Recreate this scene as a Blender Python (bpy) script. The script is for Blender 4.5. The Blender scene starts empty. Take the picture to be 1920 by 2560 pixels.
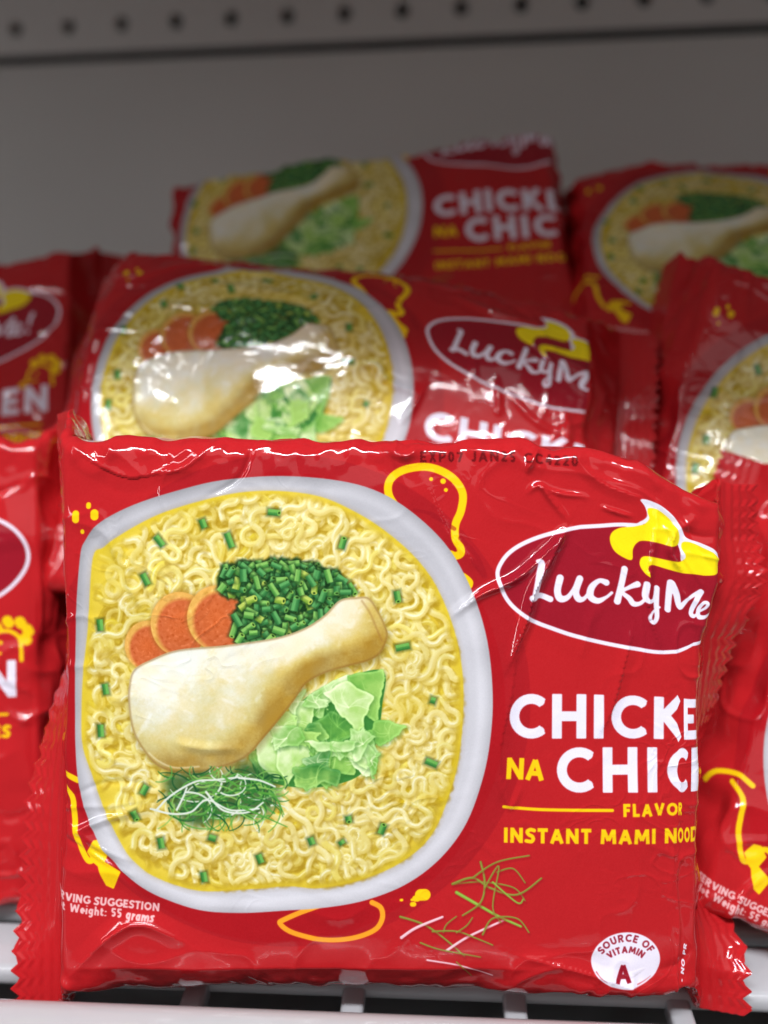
import bpy, bmesh, math, random
import numpy as np
from mathutils import Matrix, Vector, Euler

# ---------------------------------------------------------------- scene, camera, light
scene = bpy.context.scene
scene.view_settings.view_transform = 'Standard'
scene.view_settings.look = 'None'
scene.view_settings.exposure = 0.0
scene.view_settings.gamma = 1.0
scene.cycles.max_bounces = 8
scene.cycles.use_denoising = True
scene.cycles.sample_clamp_indirect = 6.0
R = math.radians

CAM_LOC = Vector((0.0, -0.135, 0.135))
PITCH, YAW = R(-16), R(8)
cam_data = bpy.data.cameras.new('camera')
cam = bpy.data.objects.new('camera', cam_data)
scene.collection.objects.link(cam)
CAM = Matrix.Translation(CAM_LOC) @ Matrix.Rotation(YAW, 4, 'Z') @ Matrix.Rotation(R(90)+PITCH, 4, 'X') @ Matrix.Rotation(R(-0.8), 4, 'Z')
cam.matrix_world = CAM
cam_data.sensor_fit = 'HORIZONTAL'; cam_data.sensor_width = 36.0
FPX = 2309.0                                   # focal length in photograph pixels
cam_data.lens = 36.0*FPX/1920.0
cam_data.clip_start = 0.005; cam_data.clip_end = 20.0
cam_data.dof.use_dof = True; cam_data.dof.focus_distance = 0.160; cam_data.dof.aperture_fstop = 10.0
scene.camera = cam
def cam_point(px, py, depth):
    return CAM @ Vector(((px-960)/FPX*depth, -(py-1280)/FPX*depth, -depth))

world = bpy.data.worlds.new("World"); scene.world = world; world.use_nodes = True
world.node_tree.nodes['Background'].inputs['Color'].default_value = (0.88, 0.86, 0.86, 1)
world.node_tree.nodes['Background'].inputs['Strength'].default_value = 0.10

def area(name, loc, target, sx, sy, power, col=(1, 1, 1)):
    d = bpy.data.lights.new(name, 'AREA'); d.shape = 'RECTANGLE'; d.size = sx; d.size_y = sy; d.energy = power; d.color = col
    o = bpy.data.objects.new(name, d); scene.collection.objects.link(o)
    o.location = loc; o.rotation_euler = (Vector(target)-Vector(loc)).to_track_quat('-Z', 'Y').to_euler()
    return o
# the shop's ceiling tubes, in front of and above the shelf
area('ceiling_tube_light', (0.05, -0.60, 1.05), (0, 0.05, 0.08), 0.8, 0.06, 17.5, (0.93, 0.96, 1.0))
area('aisle_tube_light', (-0.62, -0.70, 0.80), (0, 0.0, 0.08), 0.04, 1.0, 3.8, (0.95, 0.97, 1.0))

area('added_sheen_light', (0.5, -1.3, 1.5), (0, 0.0, 0.08), 1.6, 1.2, 4.5, (1.0, 0.98, 0.98))  # added wide soft lamp, gives the film its broad sheen

def tag(o, label=None, cat=None, group=None, kind=None):
    if label: o['label'] = label
    if cat: o['category'] = cat
    if group: o['group'] = group
    if kind: o['kind'] = kind
    return o
def link(name, me, parent=None, mat=None):
    o = bpy.data.objects.new(name, me); scene.collection.objects.link(o)
    if parent: o.parent = parent
    if mat and not me.materials: me.materials.append(mat)
    return o
# ---------------------------------------------------------------- printed artwork, painted in code
# Artwork units: 1 unit = 0.0693 mm on the wrapper.  The front panel runs about X 175..1745, Y 1100..2430.
AX0, AX1, AY0, AY1 = -260.0, 2360.0, 930.0, 2640.0
AS = 0.62                                   # texture pixels per artwork unit
def srgb(*c): return np.array(c, dtype=np.float32) / 255.0

class Canvas:
    def __init__(s, col):
        s.w = int((AX1-AX0)*AS); s.h = int((AY1-AY0)*AS)
        s.a = np.empty((s.h, s.w, 3), np.float32); s.a[:] = col
    def patch(s, x0, y0, x1, y1, pad=4):
        i0 = max(0, int((x0-pad-AX0)*AS)); i1 = min(s.w, int((x1+pad-AX0)*AS)+2)
        j0 = max(0, int((y0-pad-AY0)*AS)); j1 = min(s.h, int((y1+pad-AY0)*AS)+2)
        if i1 <= i0 or j1 <= j0: return None
        X = ((np.arange(i0, i1)+.5)/AS+AX0).astype(np.float32)[None, :]
        Y = ((np.arange(j0, j1)+.5)/AS+AY0).astype(np.float32)[:, None]
        X, Y = np.broadcast_arrays(X, Y)
        return (slice(j0, j1), slice(i0, i1)), X, Y
    def mix(s, sl, m, col):
        m = np.clip(m, 0, 1)[..., None]
        s.a[sl] = s.a[sl]*(1-m) + col*m

def cov(d): return np.clip(.5 - d*AS, 0, 1)     # signed distance -> coverage

def seg_field(X, Y, pts):
    best = np.full(X.shape, 1e9, np.float32); vx = np.zeros_like(best); vy = np.zeros_like(best); tt = np.zeros_like(best)
    n = len(pts)-1
    for k in range(n):
        ax, ay = pts[k][0], pts[k][1]; bx, by = pts[k+1][0], pts[k+1][1]
        dx, dy = bx-ax, by-ay; L = dx*dx+dy*dy+1e-9
        t = np.clip(((X-ax)*dx+(Y-ay)*dy)/L, 0, 1)
        px = X-(ax+t*dx); py = Y-(ay+t*dy); d = px*px+py*py
        m = d < best
        best = np.where(m, d, best); vx = np.where(m, px, vx); vy = np.where(m, py, vy); tt = np.where(m, (k+t)/n, tt)
    return np.sqrt(best), vx, vy, tt

def poly_sdf(X, Y, pts):
    P = np.asarray(pts, np.float32); n = len(P)
    best = np.full(X.shape, 1e18, np.float32); inside = np.zeros(X.shape, bool)
    for k in range(n):
        ax, ay = P[k]; bx, by = P[(k+1) % n]
        dx, dy = bx-ax, by-ay; L = dx*dx+dy*dy+1e-9
        t = np.clip(((X-ax)*dx+(Y-ay)*dy)/L, 0, 1)
        d = (X-ax-t*dx)**2+(Y-ay-t*dy)**2
        best = np.minimum(best, d)
        if abs(dy) > 1e-9:
            c = ((ay > Y) != (by > Y)) & (X < dx*(Y-ay)/dy+ax)
            inside ^= c
    d = np.sqrt(best)
    return np.where(inside, -d, d)

def smooth_path(pts, closed=False, n=8):
    P = np.asarray(pts, float); N = len(P); out = []
    rng = range(N) if closed else range(N-1)
    for i in rng:
        if closed: p0, p1, p2, p3 = P[(i-1) % N], P[i], P[(i+1) % N], P[(i+2) % N]
        else: p0, p1, p2, p3 = P[max(i-1, 0)], P[i], P[i+1], P[min(i+2, N-1)]
        for k in range(n):
            t = k/n
            out.append(.5*((2*p1)+(-p0+p2)*t+(2*p0-5*p1+4*p2-p3)*t*t+(-p0+3*p1-3*p2+p3)*t**3))
    if not closed: out.append(P[-1])
    return np.array(out)

def bbox(P): P = np.asarray(P)[:, :2]; return P[:, 0].min(), P[:, 1].min(), P[:, 0].max(), P[:, 1].max()

def fill(cv, pts, col, alpha=1.0, soft=0.0, grow=0.0):
    x0, y0, x1, y1 = bbox(pts); g = grow+soft+3
    r = cv.patch(x0-g, y0-g, x1+g, y1+g)
    if r is None: return
    sl, X, Y = r; d = poly_sdf(X, Y, pts)-grow
    m = cov(d) if soft == 0 else np.clip(.5-d/(2*soft), 0, 1)
    cv.mix(sl, m*alpha, col)

def line(cv, pts, w, col, alpha=1.0, soft=0.0):
    """round-capped line, w = full width or (w0, w1) taper"""
    w0, w1 = w if isinstance(w, tuple) else (w, w)
    x0, y0, x1, y1 = bbox(pts); g = max(w0, w1)/2+soft+3
    r = cv.patch(x0-g, y0-g, x1+g, y1+g)
    if r is None: return
    sl, X, Y = r; d, _, _, t = seg_field(X, Y, pts); d = d-(w0+(w1-w0)*t)/2
    m = cov(d) if soft == 0 else np.clip(.5-d/(2*soft), 0, 1)
    cv.mix(sl, m*alpha, col)

def brush(cv, pts, col):
    """pts (x, y, radius): a brush line whose radius changes"""
    P = smooth_path(pts, n=6); x0, y0, x1, y1 = bbox(P); R = P[:, 2].max()+4
    r = cv.patch(x0-R, y0-R, x1+R, y1+R)
    if r is None: return
    sl, X, Y = r; D = np.full(X.shape, 1e9, np.float32)
    for k in range(len(P)-1):
        ax, ay, ar = P[k]; bx, by, br = P[k+1]; dx, dy = bx-ax, by-ay
        t = np.clip(((X-ax)*dx+(Y-ay)*dy)/(dx*dx+dy*dy+1e-9), 0, 1)
        D = np.minimum(D, np.hypot(X-ax-t*dx, Y-ay-t*dy)-(ar+(br-ar)*t))
    cv.mix(sl, cov(D), col)

# ---- lettering: each glyph is a few centre lines in a box of cap height 1
def _arc(cx, cy, rx, ry, a0, a1, n=14):
    t = np.radians(np.linspace(a0, a1, n)); return [(cx+rx*math.cos(a), cy+ry*math.sin(a)) for a in t]
def glyph(ch, i):
    a, b = i, 1-i
    G = {
     'C': (.80, [_arc(.50, .5, .50-i, .5-i, -48, -312, 22)]),
     'H': (.78, [[(a, 0), (a, 1)], [(.78-a, 0), (.78-a, 1)], [(a, .5), (.78-a, .5)]]),
     'I': (2*i, [[(i, 0), (i, 1)]]),
     'K': (.74, [[(a, 0), (a, 1)], [(.70-a*.6, .0), (a+.06, .52)], [(a+.12, .42), (.76-a*.7, 1.0)]]),
     'E': (.60, [[(a, 0), (a, 1)], [(a, a), (.58, a)], [(a, .5), (.52, .5)], [(a, b), (.59, b)]]),
     'F': (.56, [[(a, 0), (a, 1)], [(a, a), (.56, a)], [(a, .5), (.50, .5)]]),
     'L': (.54, [[(a, 0), (a, 1)], [(a, b), (.54, b)]]),
     'N': (.80, [[(a, 1), (a, .0)], [(a, .06), (.80-a, .94)], [(.80-a, 1), (.80-a, 0)]]),
     'A': (.84, [[(a*.8, 1), (.42, .06)], [(.84-a*.8, 1), (.42, .06)], [(.2, .68), (.64, .68)]]),
     'V': (.80, [[(a*.8, 0), (.40, .93)], [(.80-a*.8, 0), (.40, .93)]]),
     'O': (.92, [_arc(.46, .5, .46-i, .5-i, 0, 360, 28)]),
     'R': (.70, [[(a, 0), (a, 1)], [(a, a)]+_arc(.38, .30, .30-i*.9, .30-i*.9, -90, 90, 9)+[(a, .60-a*.1)], [(.36, .56), (.68-a*.6, 1)]]),
     'P': (.64, [[(a, 0), (a, 1)], [(a, a)]+_arc(.36, .32, .30-i*.9, .32-i*.9, -90, 90, 9)+[(a, .64-a*.1)]]),
     'D': (.80, [[(a, 0), (a, 1)], [(a, a)]+_arc(.34, .5, .46-i, .5-i, -90, 90, 12)+[(a, b)]]),
     'S': (.62, [smooth_path([(.57, .17), (.42, a), (.27, a), (a, .26), (.22, .44), (.42, .54), (.62-a, .72), (.40, b), (.22, b), (.04, .84)], n=5)]),
     'T': (.64, [[(.32, 0), (.32, 1)], [(0, a), (.64, a)]]),
     'M': (.98, [[(a*.9, 1), (a+.04, .03)], [(a+.06, .06), (.49, .78)], [(.49, .78), (.92-a, .06)], [(.94-a, .03), (.98-a*.9, 1)]]),
     'G': (.84, [_arc(.50, .5, .50-i, .5-i, -45, -335, 22)+[(.84-i, .56)], [(.55, .55), (.84, .55)]]),
     'U': (.74, [[(a, 0), (a, .6)]+_arc(.37, .6, .37-i, .4-i, 180, 0, 12)+[(.74-a, 0)]]),
     'W': (1.1, [[(a*.8, 0), (.28, .94)], [(.28, .94), (.55, .1)], [(.55, .1), (.82, .94)], [(.82, .94), (1.1-a*.8, 0)]]),
     'X': (.7, [[(a, 0), (.7-a, 1)], [(.7-a, 0), (a, 1)]]),
     'J': (.5, [[(.5-a, 0), (.5-a, .72)]+_arc(.25, .72, .25-i, .28-i, 0, 150, 8)]),
     'e': (.54, [[(.06, .66), (.5, .66)]+_arc(.28, .65, .27-i, .35-i, 0, -310, 18)]),
     'i': (2*i, [[(i, .32), (i, 1)], [(i, .02), (i, .14)]]),
     'g': (.58, [_arc(.28, .64, .28-i, .34-i, 0, 360, 18), [(.56-i, .32), (.56-i, 1.05)]+_arc(.28, 1.05, .28-i, .26-i, 0, 140, 8)]),
     'h': (.56, [[(a, 0), (a, 1)], [(a, .6)]+_arc(.28, .58, .28-i, .26-i, 180, 360, 9)+[(.56-a, 1)]]),
     't': (.40, [[(.15, .12), (.15, .8)]+_arc(.29, .8, .14, .2-i, 180, 60, 6), [(0, .36+a*.3), (.36, .36+a*.3)]]),
     'r': (.38, [[(a, .32), (a, 1)], [(a, .6)]+_arc(.32, .6, .24-i, .26-i, 190, 290, 6)]),
     'a': (.54, [_arc(.27, .66, .27-i, .34-i, 0, 360, 18), [(.54-i, .32), (.54-i, 1)]]),
     'm': (.88, [[(a, .32), (a, 1)], [(a, .6)]+_arc(.27, .6, .22-i*.8, .28-i, 180, 360, 8)+[(.46, 1)], [(.46, .6)]+_arc(.66, .6, .22-i*.8, .28-i, 180, 360, 8)+[(.88-a, 1)]]),
     's': (.44, [smooth_path([(.40, .40), (.28, .32+a*.8), (a, .46), (.22, .62), (.44-a, .80), (.24, 1-a*.8), (.02, .90)], n=4)]),
     '5': (.56, [[(.50, a), (.12, a), (.10, .46)], [(.10, .46)]+_arc(.27, .68, .27-i, .32-i, -110, 140, 12)]),
     '0': (.60, [_arc(.30, .5, .30-i, .5-i, 0, 360, 20)]),
     '7': (.54, [[(0, a), (.50, a), (.2, 1)]]),
     '4': (.60, [[(.42, 1), (.42, 0), (a, .68), (.6, .68)]]),
     '2': (.56, [_arc(.28, .30, .28-i, .30-i, 190, 380, 9)+[(a, b), (.54, b)]]),
     ':': (2*i, [[(i, .40), (i, .54)], [(i, .86), (i, 1.0)]]),
     '-': (.36, [[(.02, .55), (.34, .55)]]),
     '!': (2*i, [[(i, 0), (i, .66)], [(i, .84), (i, 1.0)]]),
     ' ': (.30, []),
    }
    return G[ch]

def text_width(s, h, w, gap): return sum(glyph(c, w/h/2)[0]*h+gap for c in s)-gap

def text(cv, s, x, y, h, w, col, gap=None, sx=1.0, ang=0.0, shear=0.0, place=None, alpha=1.0, dots=False):
    """x, y = left end of the base line; h = cap height; w = stroke width"""
    gap = w*.42 if gap is None else gap
    i = w/h/2; pen = 0.0; ca, sa = math.cos(ang), math.sin(ang)
    for ch in s:
        adv, pls = glyph(ch, i)
        if place is not None:
            mid = pen+adv*h*sx/2; ox, oy, an = place(mid); c2, s2 = math.cos(an), math.sin(an)
        allp = []; res = []
        for pl in pls:
            q = []
            for (u, v) in pl:
                lx, ly = u*h*sx-shear*(v-1)*h, (v-1)*h
                if place is None: gx, gy = x+(pen+lx)*ca-ly*sa, y+(pen+lx)*sa+ly*ca
                else:
                    lx -= adv*h*sx/2; gx, gy = ox+lx*c2-ly*s2, oy+lx*s2+ly*c2
                q.append((gx, gy))
            res.append(q); allp += q
        if allp:
            x0, y0, x1, y1 = bbox(allp); r = cv.patch(x0-w, y0-w, x1+w, y1+w)
            if r is not None:
                sl, X, Y = r; D = np.full(X.shape, 1e9, np.float32); rr = w*.10
                for q in res:
                    for k in range(len(q)-1):
                        (ax, ay), (bx, by) = q[k], q[k+1]; L = math.hypot(bx-ax, by-ay)
                        if L < 1e-3: continue
                        ux, uy = (bx-ax)/L, (by-ay)/L; mx, my = (ax+bx)/2, (ay+by)/2
                        e = abs((X-mx)*ux+(Y-my)*uy)-L/2+rr; f = abs(-(X-mx)*uy+(Y-my)*ux)-w/2+rr
                        d = np.hypot(np.maximum(e, 0), np.maximum(f, 0))+np.minimum(np.maximum(e, f), 0)-rr
                        D = np.minimum(D, d)
                        if 0 < k: D = np.minimum(D, np.hypot(X-ax, Y-ay)-w/2)
                m = cov(D)
                if dots: m = m*np.clip(.75+.9*np.sin(X*math.pi/3.2)*np.sin(Y*math.pi/3.2), .15, 1)
                cv.mix(sl, m*alpha, col)
        pen += adv*h*sx+gap
    return pen

RED = srgb(188, 32, 37); RED_DARK = srgb(154, 22, 32); WHITE = srgb(238, 232, 246); YEL = srgb(250, 205, 20)
OVAL = [(100, 690), (125, 600), (200, 520), (330, 450), (500, 393), (700, 345), (850, 310), (1050, 290), (1250, 290), (1450, 330), (1640, 420),
        (1745, 560), (1740, 720), (1600, 890), (1360, 1010), (1080, 1092), (850, 1080), (600, 1040), (430, 990), (280, 930), (160, 830)]
def lg(pts):                                    # logo tracing units -> artwork units
    return [tuple([1200+p[0]/2.37, 1150+p[1]/2.37]+([p[2]/2.37] if len(p) > 2 else [])) for p in pts]

def noise2(rng, X, Y, cell, seed_shift=0):
    """value noise on the artwork"""
    g = rng.random((int((AY1-AY0)/cell)+4, int((AX1-AX0)/cell)+4)).astype(np.float32)
    u = (X-AX0)/cell; v = (Y-AY0)/cell; i = u.astype(int); j = v.astype(int); fu = u-i; fv = v-j
    fu = fu*fu*(3-2*fu); fv = fv*fv*(3-2*fv)
    return (g[j, i]*(1-fu)+g[j, i+1]*fu)*(1-fv)+(g[j+1, i]*(1-fu)+g[j+1, i+1]*fu)*fv

def chive(cv, rng, x, y, ln, wd, ang, base, light):
    c, s = math.cos(ang), math.sin(ang)
    g = ln+wd; r = cv.patch(x-g, y-g, x+g, y+g)
    if r is None: return
    sl, X, Y = r; u = (X-x)*c+(Y-y)*s; v = -(X-x)*s+(Y-y)*c
    d = np.maximum(abs(u)-ln/2, abs(v)-wd/2)
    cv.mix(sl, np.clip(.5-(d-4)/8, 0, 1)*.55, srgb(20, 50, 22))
    q = v/(wd/2)
    sh = .5-.42*q*(1 if c > 0 else -1)+.25*np.exp(-((q+.25)/.22)**2)
    col = base[None, None]*(1-np.clip(sh, 0, 1))[..., None]+light[None, None]*np.clip(sh, 0, 1)[..., None]
    cv.mix(sl, cov(d), col)
    if rng.random() < .45:
        e = np.hypot((u-ln/2)/(wd*.30), v/(wd*.5))
        cv.mix(sl, np.clip((1-e)*5, 0, 1), light*.75+srgb(60, 70, 10)*.6)
        cv.mix(sl, np.clip((.55-e)*6, 0, 1), srgb(30, 62, 22))

def paint_art(variant=0):
    rng = np.random.default_rng(7+variant)
    cv = Canvas(RED)
    sl, X, Y = cv.patch(AX0, AY0, AX1-2, AY1-2, 0)
    # darker red ring behind the bowl and broad dark swirls
    d = np.hypot((X-715)/608, (Y-1748)/612)-1
    cv.mix(sl, np.clip(-d*250+.5, 0, 1)*.42, RED_DARK)
    d2 = np.hypot((X-700)/560, (Y-1765)/585)-1
    cv.mix(sl, np.clip(-d2*200+.5, 0, 1)*.4, srgb(172, 14, 24))
    # doodle drumstick behind the bowl, top
    dood = smooth_path([(1168, 1480), (1150, 1440), (1115, 1400), (1046, 1345), (1000, 1280), (972, 1238), (975, 1200), (1010, 1175), (1070, 1168), (1125, 1190), (1155, 1230),
                        (1152, 1275), (1138, 1310), (1137, 1345), (1150, 1370), (1148, 1385), (1128, 1392), (1118, 1402)], n=6)
    line(cv, dood, 20, YEL)
    fill(cv, smooth_path([(1105, 1385), (1125, 1375), (1150, 1390), (1135, 1400), (1140, 1425), (1160, 1432), (1180, 1450), (1178, 1468), (1160, 1478), (1140, 1462)], True), YEL)
    for (x, y, r) in [(1077, 1198, 5), (1107, 1203, 7), (1114, 1225, 5)]: line(cv, [(x, y), (x+.1, y)], 2*r, YEL)
    for (x, y, r, k) in [(192, 1292, 9, 1.8), (239, 1287, 10, 1.4), (224, 1264, 6, 1.4), (208, 1329, 5, 1.2)]:
        line(cv, [(x, y-r*(k-1)), (x, y+r*(k-1))], 2*r, YEL)
    for (p, w) in [([(1035, 1275), (1080, 1285), (1100, 1300), (1080, 1290)], 9), ([(1150, 1345), (1190, 1390), (1210, 1440), (1180, 1400)], 12), ([(1100, 1300), (1135, 1322)], 10)]:
        line(cv, smooth_path(p), w, RED_DARK, .55)
    # doodle wing at the lower left and slice below the bowl, drops
    wing = smooth_path([(140, 1960), (178, 1990), (186, 2040), (192, 2085), (215, 2140), (232, 2148), (250, 2120), (270, 2100), (300, 2110)], n=6)
    line(cv, wing, 15, YEL)
    line(cv, smooth_path([(60, 1985), (90, 1950), (150, 1935), (195, 1950)]), 15, YEL)
    fill(cv, [(222, 2128), (238, 2100), (256, 2098), (275, 2120), (262, 2150), (302, 2175), (285, 2215), (270, 2208), (258, 2182), (250, 2160), (236, 2150)], YEL, grow=3)
    line(cv, smooth_path([(830, 2248), (780, 2262), (715, 2290), (702, 2302), (735, 2325), (810, 2342), (880, 2338), (935, 2318), (955, 2290), (952, 2262), (930, 2248)], n=6), 13, srgb(255, 165, 40))
    for (x, y, r) in [(1056, 2231, 17), (1040, 2240, 9), (1032, 2254, 7), (1003, 2243, 4), (1030, 2243, 4)]: line(cv, [(x-r*.3, y), (x+r*.3, y)], 2*r*.85, YEL)
    # rooster doodle at the right end of the panel (seen on the left-hand neighbour)
    if variant == 1:
        line(cv, smooth_path([(1922, 1735), (1915, 1670), (1880, 1645), (1838, 1658), (1822, 1705), (1800, 1725), (1828, 1738)], n=6), 11, YEL)
        for (x, y) in [(1848, 1630), (1880, 1614), (1915, 1618), (1936, 1642), (1930, 1668)]: line(cv, [(x, y), (x+5, y+8)], 30, YEL)
        line(cv, [(1860, 1680), (1861, 1680)], 12, YEL); line(cv, [(1828, 1712), (1862, 1712)], 7, YEL)
    # ---- the bowl
    th = np.linspace(0, 2*math.pi, 91)[:-1]
    bowl = smooth_path([(200, 1400), (188, 1580), (186, 1780), (194, 1940), (214, 2030), (250, 2105), (290, 2153), (335, 2195), (405, 2238), (500, 2270), (600, 2276), (700, 2270), (850, 2256), (960, 2228), (1042, 2188), (1112, 2128), (1166, 2050),
                        (1202, 1950), (1222, 1850), (1229, 1735), (1216, 1600), (1180, 1480), (1122, 1372), (1042, 1290), (952, 1232), (850, 1202), (705, 1190), (560, 1200), (440, 1228), (335, 1262), (255, 1304), (215, 1350)], True, 5)
    inner = smooth_path([(234, 1395), (222, 1550), (206, 1700), (206, 1850), (230, 1930), (258, 2010), (302, 2100), (345, 2155), (400, 2192), (500, 2222), (620, 2216), (720, 2208), (800, 2212), (900, 2192), (1000, 2150), (1075, 2085),
                         (1120, 1985), (1146, 1880), (1156, 1750), (1150, 1650), (1126, 1550), (1082, 1452), (1024, 1380), (952, 1320), (880, 1276), (800, 1242), (700, 1228), (600, 1232), (500, 1254), (400, 1286), (315, 1330), (262, 1368)], True, 5)
    ang = np.arctan2(Y-1733, X-707)
    edge = (1-np.hypot((X-707)/520, (Y-1733)/541))*530 if variant else -poly_sdf(X, Y, bowl)
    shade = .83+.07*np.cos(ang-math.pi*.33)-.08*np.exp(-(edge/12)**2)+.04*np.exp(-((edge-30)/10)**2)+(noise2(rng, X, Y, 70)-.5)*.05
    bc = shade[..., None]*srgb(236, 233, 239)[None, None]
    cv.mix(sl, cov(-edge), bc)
    eb = (1-np.hypot((X-690)/470, (Y-1733)/504))*487 if variant else -poly_sdf(X, Y, inner)
    def inside(x, y):
        i_ = int((x-AX0)*AS); j_ = int((y-AY0)*AS)
        return eb[min(max(j_, 0), eb.shape[0]-1), min(max(i_, 0), eb.shape[1]-1)]
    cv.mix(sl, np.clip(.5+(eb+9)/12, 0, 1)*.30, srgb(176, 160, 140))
    n1 = noise2(rng, X, Y, 60)*.6+noise2(rng, X, Y, 22)*.4
    broth = srgb(214, 180, 44)[None, None]*(1-n1[..., None])+srgb(238, 214, 84)[None, None]*n1[..., None]
    cv.mix(sl, cov(-eb), broth)
    # ---- noodles: crinkled strands laid over one another, light from the upper left
    def noodle(x, y, a, ln, w, body, lite, dark, curl):
        pts = [(x, y)]; n = int(ln/9); ph = rng.random()*6.28; per = rng.uniform(80, 170)
        for k in range(n):
            if k % 14 == 13: curl *= rng.uniform(.6, 1.5)
            kap = curl*math.tanh(2.2*math.sin(ph+k*9/per*2*math.pi))+rng.normal(0, .006)
            a += kap*9; x += 9*math.cos(a); y += 9*math.sin(a)
            if inside(x, y) < 7: break
            pts.append((x, y))
        if len(pts) < 4: return
        x0, y0, x1, y1 = bbox(pts); g = w+8
        rr = cv.patch(x0-g, y0-g, x1+g, y1+g)
        if rr is None: return
        s2, XX, YY = rr; d, vx, vy, t = seg_field(XX, YY, pts)
        ds = np.hypot(0, 0)
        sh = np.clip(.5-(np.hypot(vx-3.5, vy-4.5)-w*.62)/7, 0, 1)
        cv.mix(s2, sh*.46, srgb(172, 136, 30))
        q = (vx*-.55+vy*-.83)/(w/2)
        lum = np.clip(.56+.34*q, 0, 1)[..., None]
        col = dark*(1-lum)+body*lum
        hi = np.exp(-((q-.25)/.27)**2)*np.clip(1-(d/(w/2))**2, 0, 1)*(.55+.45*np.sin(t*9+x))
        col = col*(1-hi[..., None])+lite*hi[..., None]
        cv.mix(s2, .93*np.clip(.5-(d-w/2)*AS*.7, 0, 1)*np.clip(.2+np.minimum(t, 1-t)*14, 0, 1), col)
    layers = [(460, srgb(212, 182, 62), srgb(228, 204, 100), srgb(180, 146, 36), 13), (480, srgb(236, 218, 122), srgb(250, 240, 178), srgb(200, 168, 58), 13.5),
              (430, srgb(248, 238, 172), srgb(255, 254, 232), srgb(212, 184, 88), 14)]
    if variant: layers = [(int(c*.6), b_, l_, d_, w_*1.25) for c, b_, l_, d_, w_ in layers]
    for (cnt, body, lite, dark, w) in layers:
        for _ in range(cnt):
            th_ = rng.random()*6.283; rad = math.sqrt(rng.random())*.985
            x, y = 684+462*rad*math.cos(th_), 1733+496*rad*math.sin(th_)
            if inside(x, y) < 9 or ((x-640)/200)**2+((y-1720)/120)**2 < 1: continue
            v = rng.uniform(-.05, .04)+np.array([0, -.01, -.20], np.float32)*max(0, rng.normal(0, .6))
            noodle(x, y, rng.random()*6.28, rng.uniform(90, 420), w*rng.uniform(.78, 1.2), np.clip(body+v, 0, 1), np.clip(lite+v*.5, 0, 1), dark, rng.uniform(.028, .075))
    # broth glaze at the rim and in pools
    n2 = noise2(rng, X, Y, 75)
    m = np.clip(.5+eb/6, 0, 1)*np.clip(np.exp(-(eb/13)**2)*.8+np.clip((n2-.70)*2.0, 0, .36), 0, 1)
    cv.mix(sl, m, srgb(220, 192, 52)[None, None]*np.ones_like(X)[..., None])
    G1, G2 = srgb(34, 104, 44), srgb(130, 196, 92)
    for (x, y, a, ln) in [(685, 1281, .1, 28), (510, 1309, 1.2, 22), (401, 1352, .9, 30), (576, 1350, 1.2, 38), (857, 1358, -1.3, 26), (367, 1447, 1.1, 30), (252, 1562, 1.5, 28),
                          (265, 1722, 1.4, 26), (253, 1826, 1.5, 30), (993, 1489, 1.4, 26), (1006, 1614, -.2, 34), (1081, 1746, .3, 12), (1077, 1901, .4, 30), (872, 2040, 1.4, 14),
                          (955, 2066, -1.2, 24), (780, 2095, 1.2, 18), (855, 2098, 1, 10), (363, 1972, -1.1, 24), (340, 2035, 1.2, 24), (405, 2104, 1.4, 26), (533, 2090, .3, 18),
                          (512, 2188, 1.4, 24), (652, 2140, 1.2, 22), (880, 1470, 1.0, 30)]:
        chive(cv, rng, x, y, ln, 15, a, G1, G2)
    # ---- carrot slices
    for (cx, cy, rx, ry) in [(372, 1612, 58, 62), (452, 1558, 72, 80), (545, 1542, 74, 80)]:
        s2, XX, YY = cv.patch(cx-rx-14, cy-ry-14, cx+rx+14, cy+ry+14)
        rr = np.hypot((XX-cx)/rx, (YY-cy)/ry)
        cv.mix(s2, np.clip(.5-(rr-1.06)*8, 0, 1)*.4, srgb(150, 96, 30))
        rim = np.clip((rr-.80-.14*((XX-cx)/rx+(YY-cy)/ry))*6, 0, 1)[..., None]
        th_c = np.arctan2(YY-cy, XX-cx); nn = (noise2(rng, XX, YY, 9)*.6+.4*noise2(rng, XX*.1+th_c*60, rr*40+YY*.1, 7))[..., None]*.09+.10*np.clip(1-rr*1.4, 0, 1)[..., None]*srgb(-120, -30, 40)
        col = srgb(214, 112, 66)*(1-rim)+srgb(240, 184, 96)*rim-nn*.9
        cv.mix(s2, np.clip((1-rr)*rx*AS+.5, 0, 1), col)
    # ---- lettuce
    def leaf(pts, c0, c1, gx, gy):
        P0 = np.array([(x+rng.uniform(-3, 3), y+rng.uniform(-3, 3)) for x, y in pts]); P1 = np.roll(P0, -1, 0)
        P = np.stack([P0, P0*.67+P1*.33, P0*.33+P1*.67], 1).reshape(-1, 2)
        P = smooth_path(P+rng.uniform(-5, 5, P.shape), True, 3); P = P+rng.uniform(-1.6, 1.6, P.shape)
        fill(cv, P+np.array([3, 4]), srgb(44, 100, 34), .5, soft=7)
        x0, y0, x1, y1 = bbox(P); s2, XX, YY = cv.patch(x0-3, y0-3, x1+3, y1+3)
        t = np.clip(.5+((XX-(x0+x1)/2)*gx+(YY-(y0+y1)/2)*gy)/max(x1-x0, y1-y0), 0, 1)
        t = np.clip(t+(noise2(rng, XX, YY, 20)-.5)*.7+(noise2(rng, XX, YY, 8)-.5)*.3, 0, 1)[..., None]
        col = c0*(1-t)+c1*t
        sd = poly_sdf(XX, YY, P)
        col = col+np.exp(-((sd+3)/2.6)**2)[..., None]*.08
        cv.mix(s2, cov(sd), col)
        cx, cy = (x0+x1)/2, (y0+y1)/2
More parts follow.
